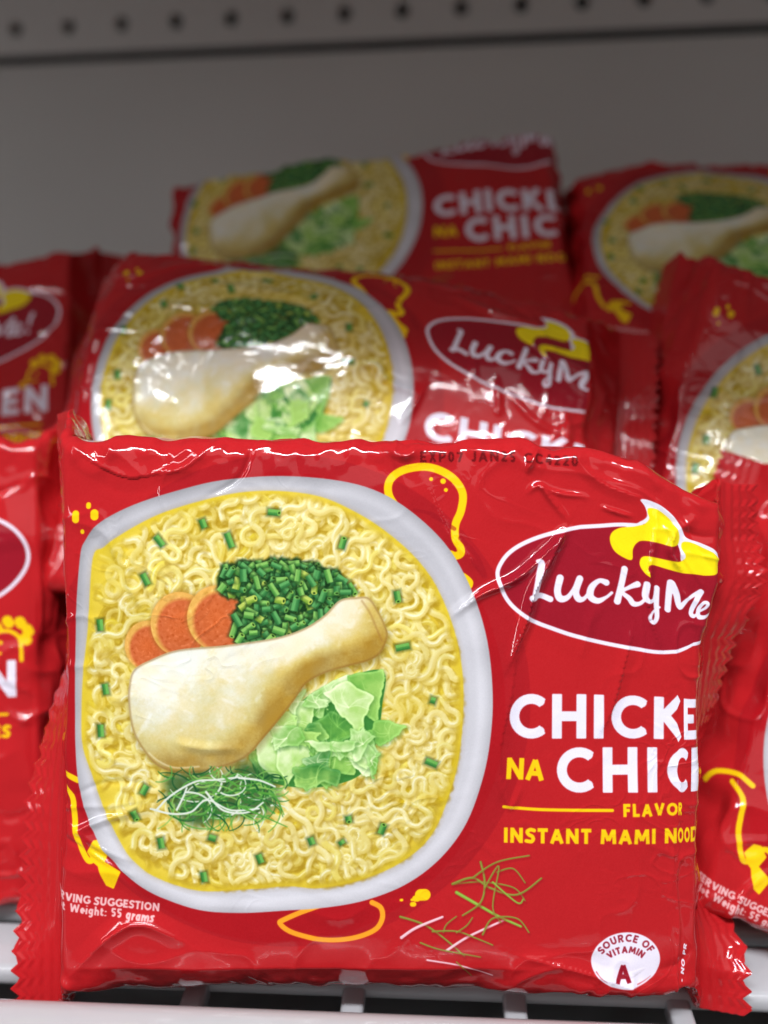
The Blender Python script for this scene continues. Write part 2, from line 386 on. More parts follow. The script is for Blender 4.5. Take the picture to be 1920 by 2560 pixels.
        for _ in range(6):
            a = rng.random()*6.28; L = (x1-x0)*.42
            v = smooth_path([(cx, cy), (cx+L*.5*math.cos(a)+rng.uniform(-8, 8), cy+L*.5*math.sin(a)), (cx+L*math.cos(a+.3), cy+L*math.sin(a+.3))], n=4)
            s3 = cv.patch(*bbox(v)); line(cv, v, (3.0, 1.0), np.clip(c1+.08, 0, 1), .5)
    LD, LM, LG, LL = srgb(62, 132, 56), srgb(116, 178, 74), srgb(164, 208, 104), srgb(224, 240, 184)
    fill(cv, smooth_path([(640, 1870), (700, 1830), (760, 1745), (840, 1700), (955, 1672), (955, 1760), (940, 1850), (900, 1930), (800, 1960), (700, 1955), (640, 1925)], True), LD, 1)
    leaf([(620, 1880), (665, 1850), (700, 1880), (690, 1950), (650, 1925)], LD, LG, .4, -.8)
    leaf([(760, 1750), (800, 1712), (870, 1680), (900, 1700), (830, 1740), (800, 1790)], LM, LL, .5, -.9)
    leaf([(870, 1690), (960, 1668), (960, 1720), (945, 1800), (905, 1775), (890, 1730)], LM, LG, .9, .2)
    leaf([(680, 1810), (740, 1760), (790, 1740), (785, 1800), (780, 1850), (720, 1870)], LG, LL, -.5, -.4)
    leaf([(640, 1850), (700, 1800), (730, 1850), (690, 1950), (655, 1900)], LL, LG, .8, .3)
    leaf([(780, 1800), (830, 1770), (890, 1800), (900, 1840), (830, 1850), (790, 1840)], LD, LM, .4, .2)
    leaf([(810, 1722), (870, 1700), (930, 1740), (915, 1790), (890, 1828), (850, 1780)], LG, LL, -.6, -.6)
    leaf([(690, 1850), (775, 1850), (770, 1900), (720, 1955), (690, 1920)], LL, LG, .5, .6)
    leaf([(770, 1870), (860, 1850), (905, 1860), (880, 1930), (810, 1920)], LM, LG, .6, -.5)
    leaf([(940, 1790), (1015, 1806), (985, 1838), (945, 1856), (925, 1830)], LM, LG, .9, .1)
    leaf([(870, 1860), (930, 1820), (940, 1880), (930, 1935), (905, 1925), (870, 1890)], LM, LL, -.2, .9)
    for _ in range(16):
        cx, cy = rng.uniform(690, 930), rng.uniform(1740, 1920)
        if cx+cy < 2480 or cx-cy*.6 > -170: continue
        k = rng.integers(5, 8); R0 = rng.uniform(30, 54); an = np.sort(rng.random(k)*6.28)
        leaf([(cx+R0*rng.uniform(.6, 1.1)*math.cos(t), cy+R0*rng.uniform(.6, 1.1)*math.sin(t)) for t in an], [LD, LM, LG][rng.integers(0, 3)], [LG, LL, LL][rng.integers(0, 3)], rng.uniform(-1, 1), rng.uniform(-1, 1))
    leaf([(735, 1910), (800, 1900), (850, 1920), (845, 1962), (800, 1948), (770, 1972), (735, 1950)], LD, LG, -.3, .9)
    leaf([(760, 1845), (830, 1845), (890, 1850), (880, 1868), (800, 1872)], LL, LM, .0, .9)
    # ---- chive heap
    heap = smooth_path([(548, 1440), (600, 1412), (690, 1402), (780, 1412), (850, 1440), (868, 1482), (835, 1520), (760, 1575), (680, 1602), (600, 1600), (585, 1560), (610, 1500), (560, 1478)], True, 6)
    fill(cv, heap, srgb(28, 72, 34), 1, soft=5)
    x0, y0, x1, y1 = bbox(heap); ct = 0
    px = rng.uniform(x0-6, x1+6, 5200); py = rng.uniform(y0-6, y1+6, 5200)
    ok = poly_sdf(px.astype(np.float32), py.astype(np.float32), heap) < -2
    for x, y in zip(px[ok][:560], py[ok][:560]):
        k = rng.random()
        base, lite = (srgb(34, 98, 48), srgb(110, 184, 104)) if k < .5 else ((srgb(52, 120, 48), srgb(160, 214, 110)) if k < .88 else (srgb(96, 140, 40), srgb(214, 226, 110)))
        chive(cv, rng, x, y, rng.uniform(17, 36), rng.uniform(12, 18), rng.choice([-1.1, -.5, .2, .9, 1.5])+rng.normal(0, .35), base, lite)
    # ---- drumstick
    drum = smooth_path([(325, 1712), (338, 1672), (385, 1645), (450, 1622), (560, 1611), (640, 1600), (705, 1588), (765, 1566), (812, 1535), (850, 1498), (890, 1491), (922, 1492), (946, 1525), (966, 1568),
                        (968, 1592), (952, 1628), (922, 1648), (870, 1662), (815, 1678), (768, 1704), (738, 1745), (702, 1792), (660, 1842), (622, 1884), (580, 1906), (520, 1922), (460, 1929), (405, 1916),
                        (370, 1886), (336, 1830), (324, 1765)], True, 6)
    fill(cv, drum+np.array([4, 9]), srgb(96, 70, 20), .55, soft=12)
    x0, y0, x1, y1 = bbox(drum); s2, XX, YY = cv.patch(x0-4, y0-4, x1+4, y1+4)
    sd = poly_sdf(XX, YY, drum)
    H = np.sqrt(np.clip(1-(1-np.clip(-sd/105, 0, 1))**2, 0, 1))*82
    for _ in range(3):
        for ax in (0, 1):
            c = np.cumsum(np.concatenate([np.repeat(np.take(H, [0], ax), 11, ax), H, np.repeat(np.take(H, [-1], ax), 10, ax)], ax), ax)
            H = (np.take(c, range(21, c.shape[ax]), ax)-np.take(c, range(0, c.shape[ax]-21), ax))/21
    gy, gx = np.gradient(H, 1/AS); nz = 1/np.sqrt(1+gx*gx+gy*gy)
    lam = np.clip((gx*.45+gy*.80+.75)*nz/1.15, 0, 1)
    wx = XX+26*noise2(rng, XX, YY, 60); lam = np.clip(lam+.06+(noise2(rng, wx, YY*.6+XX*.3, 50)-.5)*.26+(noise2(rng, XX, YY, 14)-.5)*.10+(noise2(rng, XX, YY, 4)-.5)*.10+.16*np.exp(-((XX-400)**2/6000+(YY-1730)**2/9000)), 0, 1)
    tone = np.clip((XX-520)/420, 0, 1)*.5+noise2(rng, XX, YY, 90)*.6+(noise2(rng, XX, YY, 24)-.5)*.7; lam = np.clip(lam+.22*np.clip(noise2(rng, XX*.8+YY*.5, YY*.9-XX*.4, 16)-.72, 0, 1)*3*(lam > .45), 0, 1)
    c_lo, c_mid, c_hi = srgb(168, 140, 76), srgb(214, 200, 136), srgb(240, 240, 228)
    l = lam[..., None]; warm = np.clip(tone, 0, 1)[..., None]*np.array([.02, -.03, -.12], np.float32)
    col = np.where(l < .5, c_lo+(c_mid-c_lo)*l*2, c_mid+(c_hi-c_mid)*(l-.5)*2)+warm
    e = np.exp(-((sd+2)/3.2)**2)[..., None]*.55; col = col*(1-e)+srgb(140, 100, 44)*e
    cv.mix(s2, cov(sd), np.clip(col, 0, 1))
    line(cv, smooth_path([(375, 1880), (400, 1900), (440, 1915), (500, 1912)]), 4, srgb(240, 230, 190), .6, soft=2)
    line(cv, smooth_path([(905, 1500), (925, 1530), (940, 1565), (955, 1600)]), 3, srgb(150, 100, 50), .55, soft=3)
    # ---- shredded spring onion
    fill(cv, smooth_path([(415, 1945), (470, 1930), (560, 1930), (620, 1900), (680, 1935), (700, 1985), (660, 2030), (560, 2040), (500, 2062), (440, 2030)], True), srgb(40, 84, 44), .8, soft=14)
    cols = [srgb(52, 120, 50), srgb(96, 164, 70), srgb(30, 84, 44), srgb(140, 190, 90), srgb(224, 232, 214)]
    for k in range(120):
        x, y = rng.uniform(420, 690), rng.uniform(1930, 2040); a = rng.random()*6.28; kap = rng.choice([-1, 1])*rng.uniform(.010, .034); P = [(x, y)]
        for _ in range(rng.integers(8, 26)):
            a += kap*8; x += 8*math.cos(a); y += 8*math.sin(a)*.75; P.append((x, y))
            if not (400 < x < 720 and 1915 < y < 2070): break
        if len(P) > 2: line(cv, P, (rng.uniform(3, 6), 2), cols[rng.choice(5, p=[.3, .26, .2, .14, .10])], .95)
    for P in [[(395, 2020), (430, 1985), (490, 1950), (540, 1945), (600, 1938)], [(380, 2018), (430, 2030), (480, 2025), (520, 1995), (580, 2020), (650, 2015)], [(445, 2020), (460, 1990), (470, 1965)],
              [(518, 1975), (560, 2020), (620, 2025), (660, 2000)], [(600, 1940), (650, 1945), (690, 1960)]]:
        line(cv, smooth_path(P), (5.5, 4), srgb(226, 232, 218))
    for P in [[(650, 1975), (690, 1985), (712, 2030)], [(560, 1935), (600, 1960), (650, 1950)], [(600, 2010), (650, 2030), (720, 2060)]]: line(cv, smooth_path(P), (6, 2), srgb(86, 156, 60))
    # scattered sprigs on the red
    sp = [([(1000, 2284), (1060, 2305), (1110, 2340), (1160, 2385)], 6, 0), ([(1003, 2336), (1040, 2312), (1105, 2286)], 8, 1), ([(1116, 2370), (1170, 2335), (1256, 2295)], 7, 1),
          ([(1050, 2350), (1100, 2368), (1200, 2388)], 4.5, 0), ([(1107, 2325), (1115, 2305), (1140, 2285)], 4, 0), ([(1080, 2322), (1140, 2322), (1190, 2340), (1230, 2357)], 5, 0),
          ([(1140, 2325), (1165, 2308), (1180, 2288)], 4, 0), ([(1067, 2394), (1150, 2410), (1232, 2440)], 4.5, 1), ([(1140, 2400), (1160, 2420), (1180, 2445)], 3, 0),
          ([(1135, 2205), (1200, 2200), (1280, 2212), (1310, 2245)], 4.5, 0), ([(1140, 2226), (1200, 2260), (1245, 2285), (1300, 2310)], 8.5, 2), ([(1130, 2205), (1180, 2190), (1225, 2215), (1290, 2230), (1350, 2188)], 6.5, 0),
          ([(1200, 2150), (1210, 2200), (1200, 2250), (1155, 2283)], 6, 0), ([(1180, 2190), (1240, 2150), (1320, 2132)], 5, 0), ([(1240, 2175), (1280, 2165), (1310, 2200)], 4.5, 0),
          ([(1210, 2215), (1245, 2160), (1230, 2260), (1250, 2300)], 4.5, 0), ([(1205, 2330), (1230, 2290), (1290, 2290), (1320, 2325)], 5, 0), ([(1230, 2200), (1290, 2250), (1305, 2242)], 5, 2)]
    pal = [srgb(128, 132, 46), srgb(240, 190, 200), srgb(130, 168, 56)]
    for P, w, k in sp:
        P = smooth_path(P); line(cv, P+np.array([2, 5]), w+1, RED_DARK, .5, soft=3); line(cv, P, (w, w*.7), pal[k]); line(cv, P-np.array([.8, 1.2]), w*.3, np.clip(pal[k]+.16, 0, 1), .7)
    # ---- brand oval
    ov = smooth_path(lg(OVAL), True, 8)
    fill(cv, ov, WHITE, grow=5); fill(cv, ov, srgb(156, 24, 40), grow=-5.5)
    y1p = smooth_path(lg([(1000, 160), (1055, 148), (1125, 180), (1170, 245), (1172, 320), (1135, 365), (1060, 372), (980, 386), (930, 412), (903, 460), (897, 527), (845, 520), (790, 485), (765, 425),
                          (778, 372), (830, 333), (910, 312), (968, 282), (1000, 232), (990, 190)]), True, 6)
    y2p = smooth_path(lg([(1205, 300), (1290, 285), (1420, 330), (1470, 400), (1400, 480), (1270, 512), (1190, 530), (1100, 532), (1015, 532), (992, 560), (1002, 618), (965, 592), (944, 550), (952, 508),
                          (985, 484), (1060, 474), (1130, 466), (1185, 450), (1215, 400), (1190, 350)]), True, 6)
    fill(cv, smooth_path(lg([(945, 130), (1000, 108), (1080, 112), (1150, 150), (1195, 215), (1225, 262), (1330, 262), (1440, 310), (1380, 330), (1250, 310), (1225, 400), (1190, 450), (1170, 350), (1100, 240), (1000, 260), (900, 330), (850, 330), (930, 285), (985, 225), (975, 165)]), True, 6), WHITE)
    fill(cv, y1p, srgb(252, 226, 22)); fill(cv, y2p, srgb(252, 226, 22))
    for st in [[(332, 588, 12), (352, 600, 20), (338, 680, 19), (312, 806, 20)], [(300, 808, 20), (345, 790, 17), (410, 812, 18)],
               [(468, 684, 22), (452, 760, 21), (468, 806, 22), (510, 800, 16), (548, 750, 12), (580, 690, 18)], [(585, 684, 21), (562, 762, 20), (578, 806, 20), (612, 800, 12), (646, 750, 9)],
               [(742, 690, 20), (700, 684, 14), (655, 730, 20), (648, 785, 22), (690, 808, 18), (740, 782, 10), (775, 750, 9)],
               [(852, 592, 20), (835, 680, 19), (808, 800, 21)], [(930, 680, 20), (880, 705, 13), (838, 738, 12), (880, 775, 17), (905, 806, 18), (945, 800, 12), (975, 765, 9)],
               [(984, 668, 19), (972, 745, 18), (992, 775, 16), (1022, 760, 10), (1040, 700, 14)], [(1044, 676, 17), (1040, 780, 17), (1042, 870, 15), (1018, 908, 13), (1000, 882, 10), (1018, 840, 8), (1060, 800, 7)],
               [(1128, 620, 24), (1116, 700, 20), (1108, 806, 19)], [(1134, 622, 22), (1162, 690, 22), (1186, 770, 20), (1240, 700, 12), (1318, 622, 16)], [(1322, 628, 20), (1294, 720, 20), (1278, 790, 20), (1310, 806, 14), (1340, 780, 10)],
               [(1340, 770, 9), (1385, 735, 12), (1392, 700, 13), (1360, 700, 14), (1336, 750, 17), (1352, 800, 18), (1400, 800, 14), (1440, 765, 8)], [(1500, 600, 19), (1476, 720, 13)], [(1464, 795, 18), (1465, 796, 18)]]:
        brush(cv, lg(st), WHITE)
    # ---- product name
    text(cv, 'CHICKEN', 1270, 1842, 112, 25, WHITE, gap=19, sx=.98, ang=.006)
    if variant == 1:
        line(cv, smooth_path([(1257, 1892), (1350, 1896), (1880, 1896)]), 8, YEL)
        text(cv, 'INSTANT MAMI NOODLES', 1302, 1966, 38, 9.5, YEL, gap=4.5, sx=.98)
        return np.clip(cv.a, 0, 1)
    text(cv, 'NA', 1262, 1942, 54, 12.5, YEL, gap=5, ang=.05)
    text(cv, 'CHICKEN', 1388, 1976, 112, 25, WHITE, gap=24, sx=1.01, ang=.006)
    line(cv, smooth_path([(1257, 2011), (1350, 2018), (1526, 2020)]), 8, YEL)
    text(cv, 'FLAVOR', 1553, 2036, 32, 8, YEL, gap=5.5, ang=-.004)
    text(cv, 'INSTANT MAMI NOODLES', 1257, 2101, 38, 9.5, YEL, gap=5.5, sx=1.05, ang=.008)
    # ---- serving suggestion, weight
    text(cv, 'SERVING SUGGESTION', 118, 2246, 21, 5.2, srgb(240, 190, 190), gap=2.1, ang=.19 if False else .10)
    text(cv, 'Net Weight: 55 grams', 122, 2272, 22, 5.0, srgb(240, 190, 190), gap=2.2, ang=.10)
    # ---- vitamin badge
    fill(cv, np.stack([1562+87*np.cos(th), 2396+70*np.sin(th)], 1), WHITE)
    for (a0, a1, c) in [(2.2, 2.7, RED), (.7, 1.2, RED)]:
        t = np.linspace(a0, a1, 9); line(cv, np.stack([1562+82*np.cos(t), 2396+65*np.sin(t)], 1), (1, 3), c, .7)
    def around(cx, cy, rx, ry, span):
        def f(w):
            tot = around.tot; a = -math.pi/2+(w/tot-.5)*span
            return cx+rx*math.cos(a), cy+ry*math.sin(a), (a+math.pi/2)*ry/rx*1.1
        return f
    mar = srgb(150, 20, 40)
    around.tot = text_width('SOURCE OF', 19, 4, 3); text(cv, 'SOURCE OF', 0, 0, 19, 4, mar, gap=3, place=around(1562, 2402, 64, 52, 2.25))
    around.tot = text_width('VITAMIN', 17, 4, 3); text(cv, 'VITAMIN', 0, 0, 17, 4, mar, gap=3, place=around(1562, 2412, 48, 34, 1.9))
    text(cv, 'A', 1536, 2452, 46, 11, mar)
    text(cv, '- NO PR', 1738, 2458, 20, 5, WHITE, gap=3, ang=-math.pi/2+.2)
    # ---- ink-jet date on the upper edge
    text(cv, 'EXP07 JAN25 CC4220', 1050, 1156, 26, 5.5, srgb(60, 8, 12), gap=6.5, ang=-.01, alpha=.85, dots=True)
    # fine halftone / print grain
    g = rng.normal(0, .008, cv.a.shape[:2]).astype(np.float32)[..., None]
    return np.clip(cv.a+g, 0, 1)
# ---------------------------------------------------------------- materials
def new_mat(name):
    m = bpy.data.materials.new(name); m.use_nodes = True
    return m, m.node_tree, m.node_tree.nodes['Principled BSDF']
def plain(name, col, rough=.4, metal=0.0, var=.06, scale=40, bump=.0, coat=0.0):
    m, nt, p = new_mat(name); N, L = nt.nodes, nt.links
    tc = N.new('ShaderNodeTexCoord'); n = N.new('ShaderNodeTexNoise'); n.inputs['Scale'].default_value = scale; n.inputs['Detail'].default_value = 6
    L.new(tc.outputs['Object'], n.inputs['Vector'])
    mr = N.new('ShaderNodeMapRange'); mr.inputs['To Min'].default_value = 1-var; mr.inputs['To Max'].default_value = 1+var
    L.new(n.outputs['Fac'], mr.inputs['Value'])
    mx = N.new('ShaderNodeVectorMath'); mx.operation = 'SCALE'; mx.inputs[0].default_value = col
    L.new(mr.outputs['Result'], mx.inputs['Scale']); L.new(mx.outputs['Vector'], p.inputs['Base Color'])
    p.inputs['Roughness'].default_value = rough; p.inputs['Metallic'].default_value = metal; p.inputs['Coat Weight'].default_value = coat
    if bump:
        n2 = N.new('ShaderNodeTexNoise'); n2.inputs['Scale'].default_value = scale*12; n2.inputs['Detail'].default_value = 3
        L.new(tc.outputs['Object'], n2.inputs['Vector'])
        b = N.new('ShaderNodeBump'); b.inputs['Strength'].default_value = bump; b.inputs['Distance'].default_value = .0003
        L.new(n2.outputs['Fac'], b.inputs['Height']); L.new(b.outputs['Normal'], p.inputs['Normal'])
    return m
def print_image(name, art):
    im = bpy.data.images.new(name, art.shape[1], art.shape[0], alpha=False)
    px = np.ones((art.shape[0], art.shape[1], 4), np.float32); px[..., :3] = art[::-1]
    im.pixels.foreach_set(px.ravel()); im.update(); im.pack()
    return im

def film_material(name, img):
    m, nt, p = new_mat(name); N, L = nt.nodes, nt.links
    t = N.new('ShaderNodeTexImage'); t.image = img; t.extension = 'EXTEND'; t.interpolation = 'Cubic'
    uv = N.new('ShaderNodeUVMap'); uv.uv_map = 'print'; L.new(uv.outputs['UV'], t.inputs['Vector'])
    L.new(t.outputs['Color'], p.inputs['Base Color'])
    tc = N.new('ShaderNodeTexCoord')
    n = N.new('ShaderNodeTexNoise'); n.inputs['Scale'].default_value = 55; n.inputs['Detail'].default_value = 3; n.inputs['Distortion'].default_value = .6
    L.new(tc.outputs['Object'], n.inputs['Vector'])
    n2 = N.new('ShaderNodeTexNoise'); n2.inputs['Scale'].default_value = 700; n2.inputs['Detail'].default_value = 2
    L.new(tc.outputs['Object'], n2.inputs['Vector'])
    b = N.new('ShaderNodeBump'); b.inputs['Strength'].default_value = .35; b.inputs['Distance'].default_value = .0012
    L.new(n.outputs['Fac'], b.inputs['Height'])
    b2 = N.new('ShaderNodeBump'); b2.inputs['Strength'].default_value = .10; b2.inputs['Distance'].default_value = .00008
    L.new(n2.outputs['Fac'], b2.inputs['Height']); L.new(b.outputs['Normal'], b2.inputs['Normal'])
    n3 = N.new('ShaderNodeTexNoise'); n3.inputs['Scale'].default_value = 90; n3.inputs['Detail'].default_value = 2; n3.inputs['Distortion'].default_value = 1.2
    L.new(tc.outputs['Object'], n3.inputs['Vector'])
    s1 = N.new('ShaderNodeMath'); s1.operation = 'SUBTRACT'; s1.inputs[1].default_value = .5; L.new(n3.outputs['Fac'], s1.inputs[0])
    s2 = N.new('ShaderNodeMath'); s2.operation = 'ABSOLUTE'; L.new(s1.outputs[0], s2.inputs[0])
    s3 = N.new('ShaderNodeMapRange'); s3.inputs['From Max'].default_value = .06; s3.inputs['To Min'].default_value = 1; s3.inputs['To Max'].default_value = 0; L.new(s2.outputs[0], s3.inputs['Value'])
    n4 = N.new('ShaderNodeTexNoise'); n4.inputs['Scale'].default_value = 28; L.new(tc.outputs['Object'], n4.inputs['Vector'])
    s4 = N.new('ShaderNodeMapRange'); s4.inputs['From Min'].default_value = .5; s4.inputs['From Max'].default_value = .68; L.new(n4.outputs['Fac'], s4.inputs['Value'])
    s5 = N.new('ShaderNodeMath'); s5.operation = 'MULTIPLY'; L.new(s3.outputs[0], s5.inputs[0]); L.new(s4.outputs[0], s5.inputs[1])
    b3 = N.new('ShaderNodeBump'); b3.inputs['Strength'].default_value = .5; b3.inputs['Distance'].default_value = .00022
    L.new(s5.outputs[0], b3.inputs['Height']); L.new(b2.outputs['Normal'], b3.inputs['Normal'])
    L.new(b3.outputs['Normal'], p.inputs['Normal'])
    mr = N.new('ShaderNodeMapRange'); mr.inputs['To Min'].default_value = .045; mr.inputs['To Max'].default_value = .11
    L.new(n.outputs['Fac'], mr.inputs['Value']); L.new(mr.outputs['Result'], p.inputs['Roughness'])
    p.inputs['IOR'].default_value = 1.5
    return m
FILM = film_material('printed_film', print_image('printed_wrapper_art', paint_art(0)))
FILM_C = film_material('printed_film_copy', print_image('printed_wrapper_art_copy', paint_art(2)))
FILM_B = film_material('printed_film_plain_chicken', print_image('printed_wrapper_art_plain_chicken', paint_art(1)))

# ---------------------------------------------------------------- noodle packs
U = 6.93e-5                                     # metres per artwork unit
D0, RC, FIN = 175.0, 42.0, 118.0
def end_profile(slope):
    """path from a front edge round the corner and down to the seal plane: arc length -> (outward, depth)"""
    s = np.linspace(0, 420, 841); ds = s[1]-s[0]; corner = 26.0
    phi = np.clip(s/corner, 0, 1)*R(slope)
    x = np.concatenate([[0], np.cumsum(np.cos(phi[:-1])*ds)]); z = np.concatenate([[0], np.cumsum(np.sin(phi[:-1])*ds)])
    k = int(np.argmax(z >= D0-1.6)); return s[:k+1], x[:k+1], z[:k+1]

def ridge_profile(S, Y, pts, w):
    """distance field of a crease line on the flat panel"""
    P = smooth_path(pts, n=5); best = np.full(S.shape, 1e9); tt = np.zeros(S.shape); side = np.zeros(S.shape)
    x0, y0, x1, y1 = bbox(P); m = (S > x0-w*3) & (S < x1+w*3) & (Y > y0-w*3) & (Y < y1+w*3)
    s, y = S[m], Y[m]; b = np.full(s.shape, 1e9); t_ = np.zeros(s.shape); sd = np.zeros(s.shape); n = len(P)-1
    for k in range(n):
        ax, ay = P[k]; dx, dy = P[k+1]-P[k]; L = dx*dx+dy*dy+1e-9
        t = np.clip(((s-ax)*dx+(y-ay)*dy)/L, 0, 1); ex = s-ax-t*dx; ey = y-ay-t*dy; d = np.hypot(ex, ey); q = d < b
        b = np.where(q, d, b); t_ = np.where(q, (k+t)/n, t_); sd = np.where(q, np.sign(dx*ey-dy*ex), sd)
    return m, b, t_, sd

def smooth_noise(rng, S, Y, cell):
    g = rng.random((int(4200/cell)+6, int(3400/cell)+6)); u = (S+500)/cell; v = (Y+200)/cell
    i = np.clip(u.astype(int), 0, g.shape[1]-2); j = np.clip(v.astype(int), 0, g.shape[0]-2); fu = u-i; fv = v-j
    fu = fu*fu*(3-2*fu); fv = fv*fv*(3-2*fv)
    return (g[j, i]*(1-fu)+g[j, i+1]*fu)*(1-fv)+(g[j+1, i]*(1-fu)+g[j+1, i+1]*fu)*fv-.5

def make_pack(label, px, py, depth, rot=(0, 0, 0), XL=175.0, XR=1745.0, step=8.0, seed=1, creases=(), loose=1.0,
              finL=((1000, 80), (2600, 80)), finR=((1000, 80), (2600, 80)), droop=((0, 0), (2300, 0)), yshift=0.0, jump=0.0, bend=0.0, sag=0.0, topfold=0.0, YC=1767.0, H0=665.0, slope=76, fray=34, tuck=0.0, film=FILM_C, nip=0.0, dpow=1.5, puff=42):
    rng = np.random.default_rng(seed)
    PER = 4*H0+4*D0-(8-2*math.pi)*RC
    PS, PX, PZ = end_profile(slope); END = float(PS[-1])
    # stations along the pack
    sL = XL-END-FIN; sR = XR+END+FIN
    body = np.arange(XL+20, XR-20, step)
    cornL = np.linspace(XL-30, XL+20, 14)[:-1]; cornR = np.linspace(XR-20, XR+30, 14)
    slL = np.linspace(XL-END, XL-30, int(END/step)+4)[:-1]; slR = np.linspace(XR+30, XR+END, int(END/step)+4)[1:]
    fL = np.linspace(sL, XL-END, 26)[:-1]; fR = np.linspace(XR+END, sR, 26)[1:]
    S = np.concatenate([fL, slL, cornL, body, cornR, slR, fR]); nS = len(S)
    # loop coordinate, 0 at the middle of the front, fine on the front, coarse behind
    lim = PER/4+D0*.4
    a_f = np.arange(-lim, lim+.1, step*.95); a_b = np.linspace(lim, PER-lim, 46)[1:-1]
    A = np.concatenate([a_f, a_b]); nA = len(A); A2 = np.where(A > PER/2, A-PER, A)
    SS, AA = np.meshgrid(S, A2, indexing='ij')
    out = np.where(SS < XL, XL-SS, np.where(SS > XR, SS-XR, 0)); sgn = np.where(SS < XL, -1.0, 1.0)
    xo = np.interp(out, PS, PX); zo = np.interp(out, PS, PZ); fin = np.clip(out-END, 0, None)
    D = np.maximum(D0-zo, 1.3); r = np.minimum(RC, D*.98)
    H = (PER-4*D+(8-2*math.pi)*r)/4
    # loose film at the ends is gathered: taller seal, pulled a little inwards
    a = np.abs(AA); sg = np.sign(AA)
    q1 = H-r; q2 = q1+r*math.pi/2; q3 = q2+2*(D-r); q4 = q3+r*math.pi/2
    y = np.where(a < q1, a, np.where(a < q2, q1+r*np.sin(np.clip((a-q1)/r, 0, 1.5708)), np.where(a < q3, H, np.where(a < q4, q1+r*np.cos(np.clip((a-q3)/r, 0, 1.5708)), np.maximum(q1-(a-q4), 0)))))
    z = np.where(a < q1, 0, np.where(a < q2, -r*(1-np.cos(np.clip((a-q1)/r, 0, 1.5708))), np.where(a < q3, -r-(a-q2), np.where(a < q4, -(2*D-r)-r*np.sin(np.clip((a-q3)/r, 0, 1.5708)), -2*D))))
    y = y*sg
    Ya = YC-AA                                  # artwork row
    Yg = YC-y                                   # where the point really is, row units
    X = np.where(out > 0, np.where(SS < XL, XL-xo, XR+xo), SS)
    Z = z-zo
    # seals
    zig = 14*(2*np.abs(((Ya+13)/50) % 1-.5)*2-1)
    fw = fin*(1+np.where(fin > 0, zig/FIN*(fin/FIN), 0))
    phi = np.where(SS < XL, np.interp(Yg, [p[0] for p in finL], [p[1] for p in finL]), np.interp(Yg, [p[0] for p in finR], [p[1] for p in finR]))
    phi = np.radians(phi)
    rib = 1.5*np.sin(fin/FIN*math.pi*9)*np.clip(fin/12, 0, 1)*np.clip((FIN-fin)/6, 0, 1)
    wav = 14*smooth_noise(rng, fin*.3, Ya, 170)*np.clip(fin/FIN, 0, 1)*2
    slack = np.where(fin > 0, 1, 0)
    X = X+sgn*(fw*np.cos(phi)+(rib+wav)*np.sin(phi))*slack
    Z = Z+(-fw*np.sin(phi)+(rib+wav)*np.cos(phi))*slack
    # the slope leans with the seal it leads to
    lean = np.clip(zo/D0, 0, 1)*(np.cos(phi)-.35)*34
    X = X+sgn*lean
    y = np.where(y > 0, y*(1-.075*np.clip(out/END, 0, 1)), y*(1-.05*np.clip(out/END, 0, 1)))
    # displacement of the film along the local normal
    front = (a < q2) & (out < END)
    hx = (SS-(XL+XR)/2)/((XR-XL)/2); hy = AA/H0
    edge = np.clip(np.maximum(np.abs(hx), np.abs(hy)), 0, 1.3)
    h = puff*np.clip(1-hx*hx, 0, 1)**.7*np.clip(1-hy*hy, 0, 1)**.7
    h = h+loose*(smooth_noise(rng, SS, Ya, 330)*22+smooth_noise(rng, SS, Ya, 140)*9*(.4+edge))
    rn = 1-np.abs(smooth_noise(rng, SS+90*smooth_noise(rng, SS, Ya, 200), Ya, 120)*2)*3.2
    h = h+loose*np.clip(rn, 0, 1)**2*6.0*np.clip((edge-.55)*2.2, 0, 1)
    # loose film on top, bottom and end faces crumples more
    side = np.clip((a-q1)/60, 0, 1)*np.clip((q4-a)/60, 0, 1)+np.clip(out/60, 0, 1)*np.clip((END-out)/60, 0, 1)
    h = h+loose*np.clip(side, 0, 1)*(smooth_noise(rng, SS, Ya, 90)*34+smooth_noise(rng, SS, Ya*.35, 48)*16)
    h = h+loose*np.exp(-((a-q1-25)/55)**2)*(smooth_noise(rng, SS, Ya, 46)*14+smooth_noise(rng, SS, Ya, 21)*5)*(out < END)
    rnd = []
    for k in range(int(fray*loose)):               # random tension creases running in from the edges
        e = rng.integers(0, 4); L = rng.uniform(70, 260); w = rng.uniform(10, 26); am = rng.uniform(3, 10)*rng.choice([1, 1, -1])
        if e == 0: x0, y0, an = XL+rng.uniform(-20, 20), YC+rng.uniform(-620, 620), rng.normal(0, .5)
        elif e == 1: x0, y0, an = XR+rng.uniform(-20, 20), YC+rng.uniform(-620, 620), math.pi+rng.normal(0, .5)
        elif e == 2: x0, y0, an = rng.uniform(XL, XR), YC-H0+rng.uniform(-50, 20), math.pi/2+rng.normal(0, .9)
        else: x0, y0, an = rng.uniform(XL, XR), YC+H0+rng.uniform(-20, 50), -math.pi/2+rng.normal(0, .9)
        mid = (x0+L*.5*math.cos(an)+rng.uniform(-20, 20), y0+L*.5*math.sin(an)+rng.uniform(-20, 20))
        rnd.append(([(x0, y0), mid, (x0+L*math.cos(an+.2), y0+L*math.sin(an+.2))], am, w, 0))
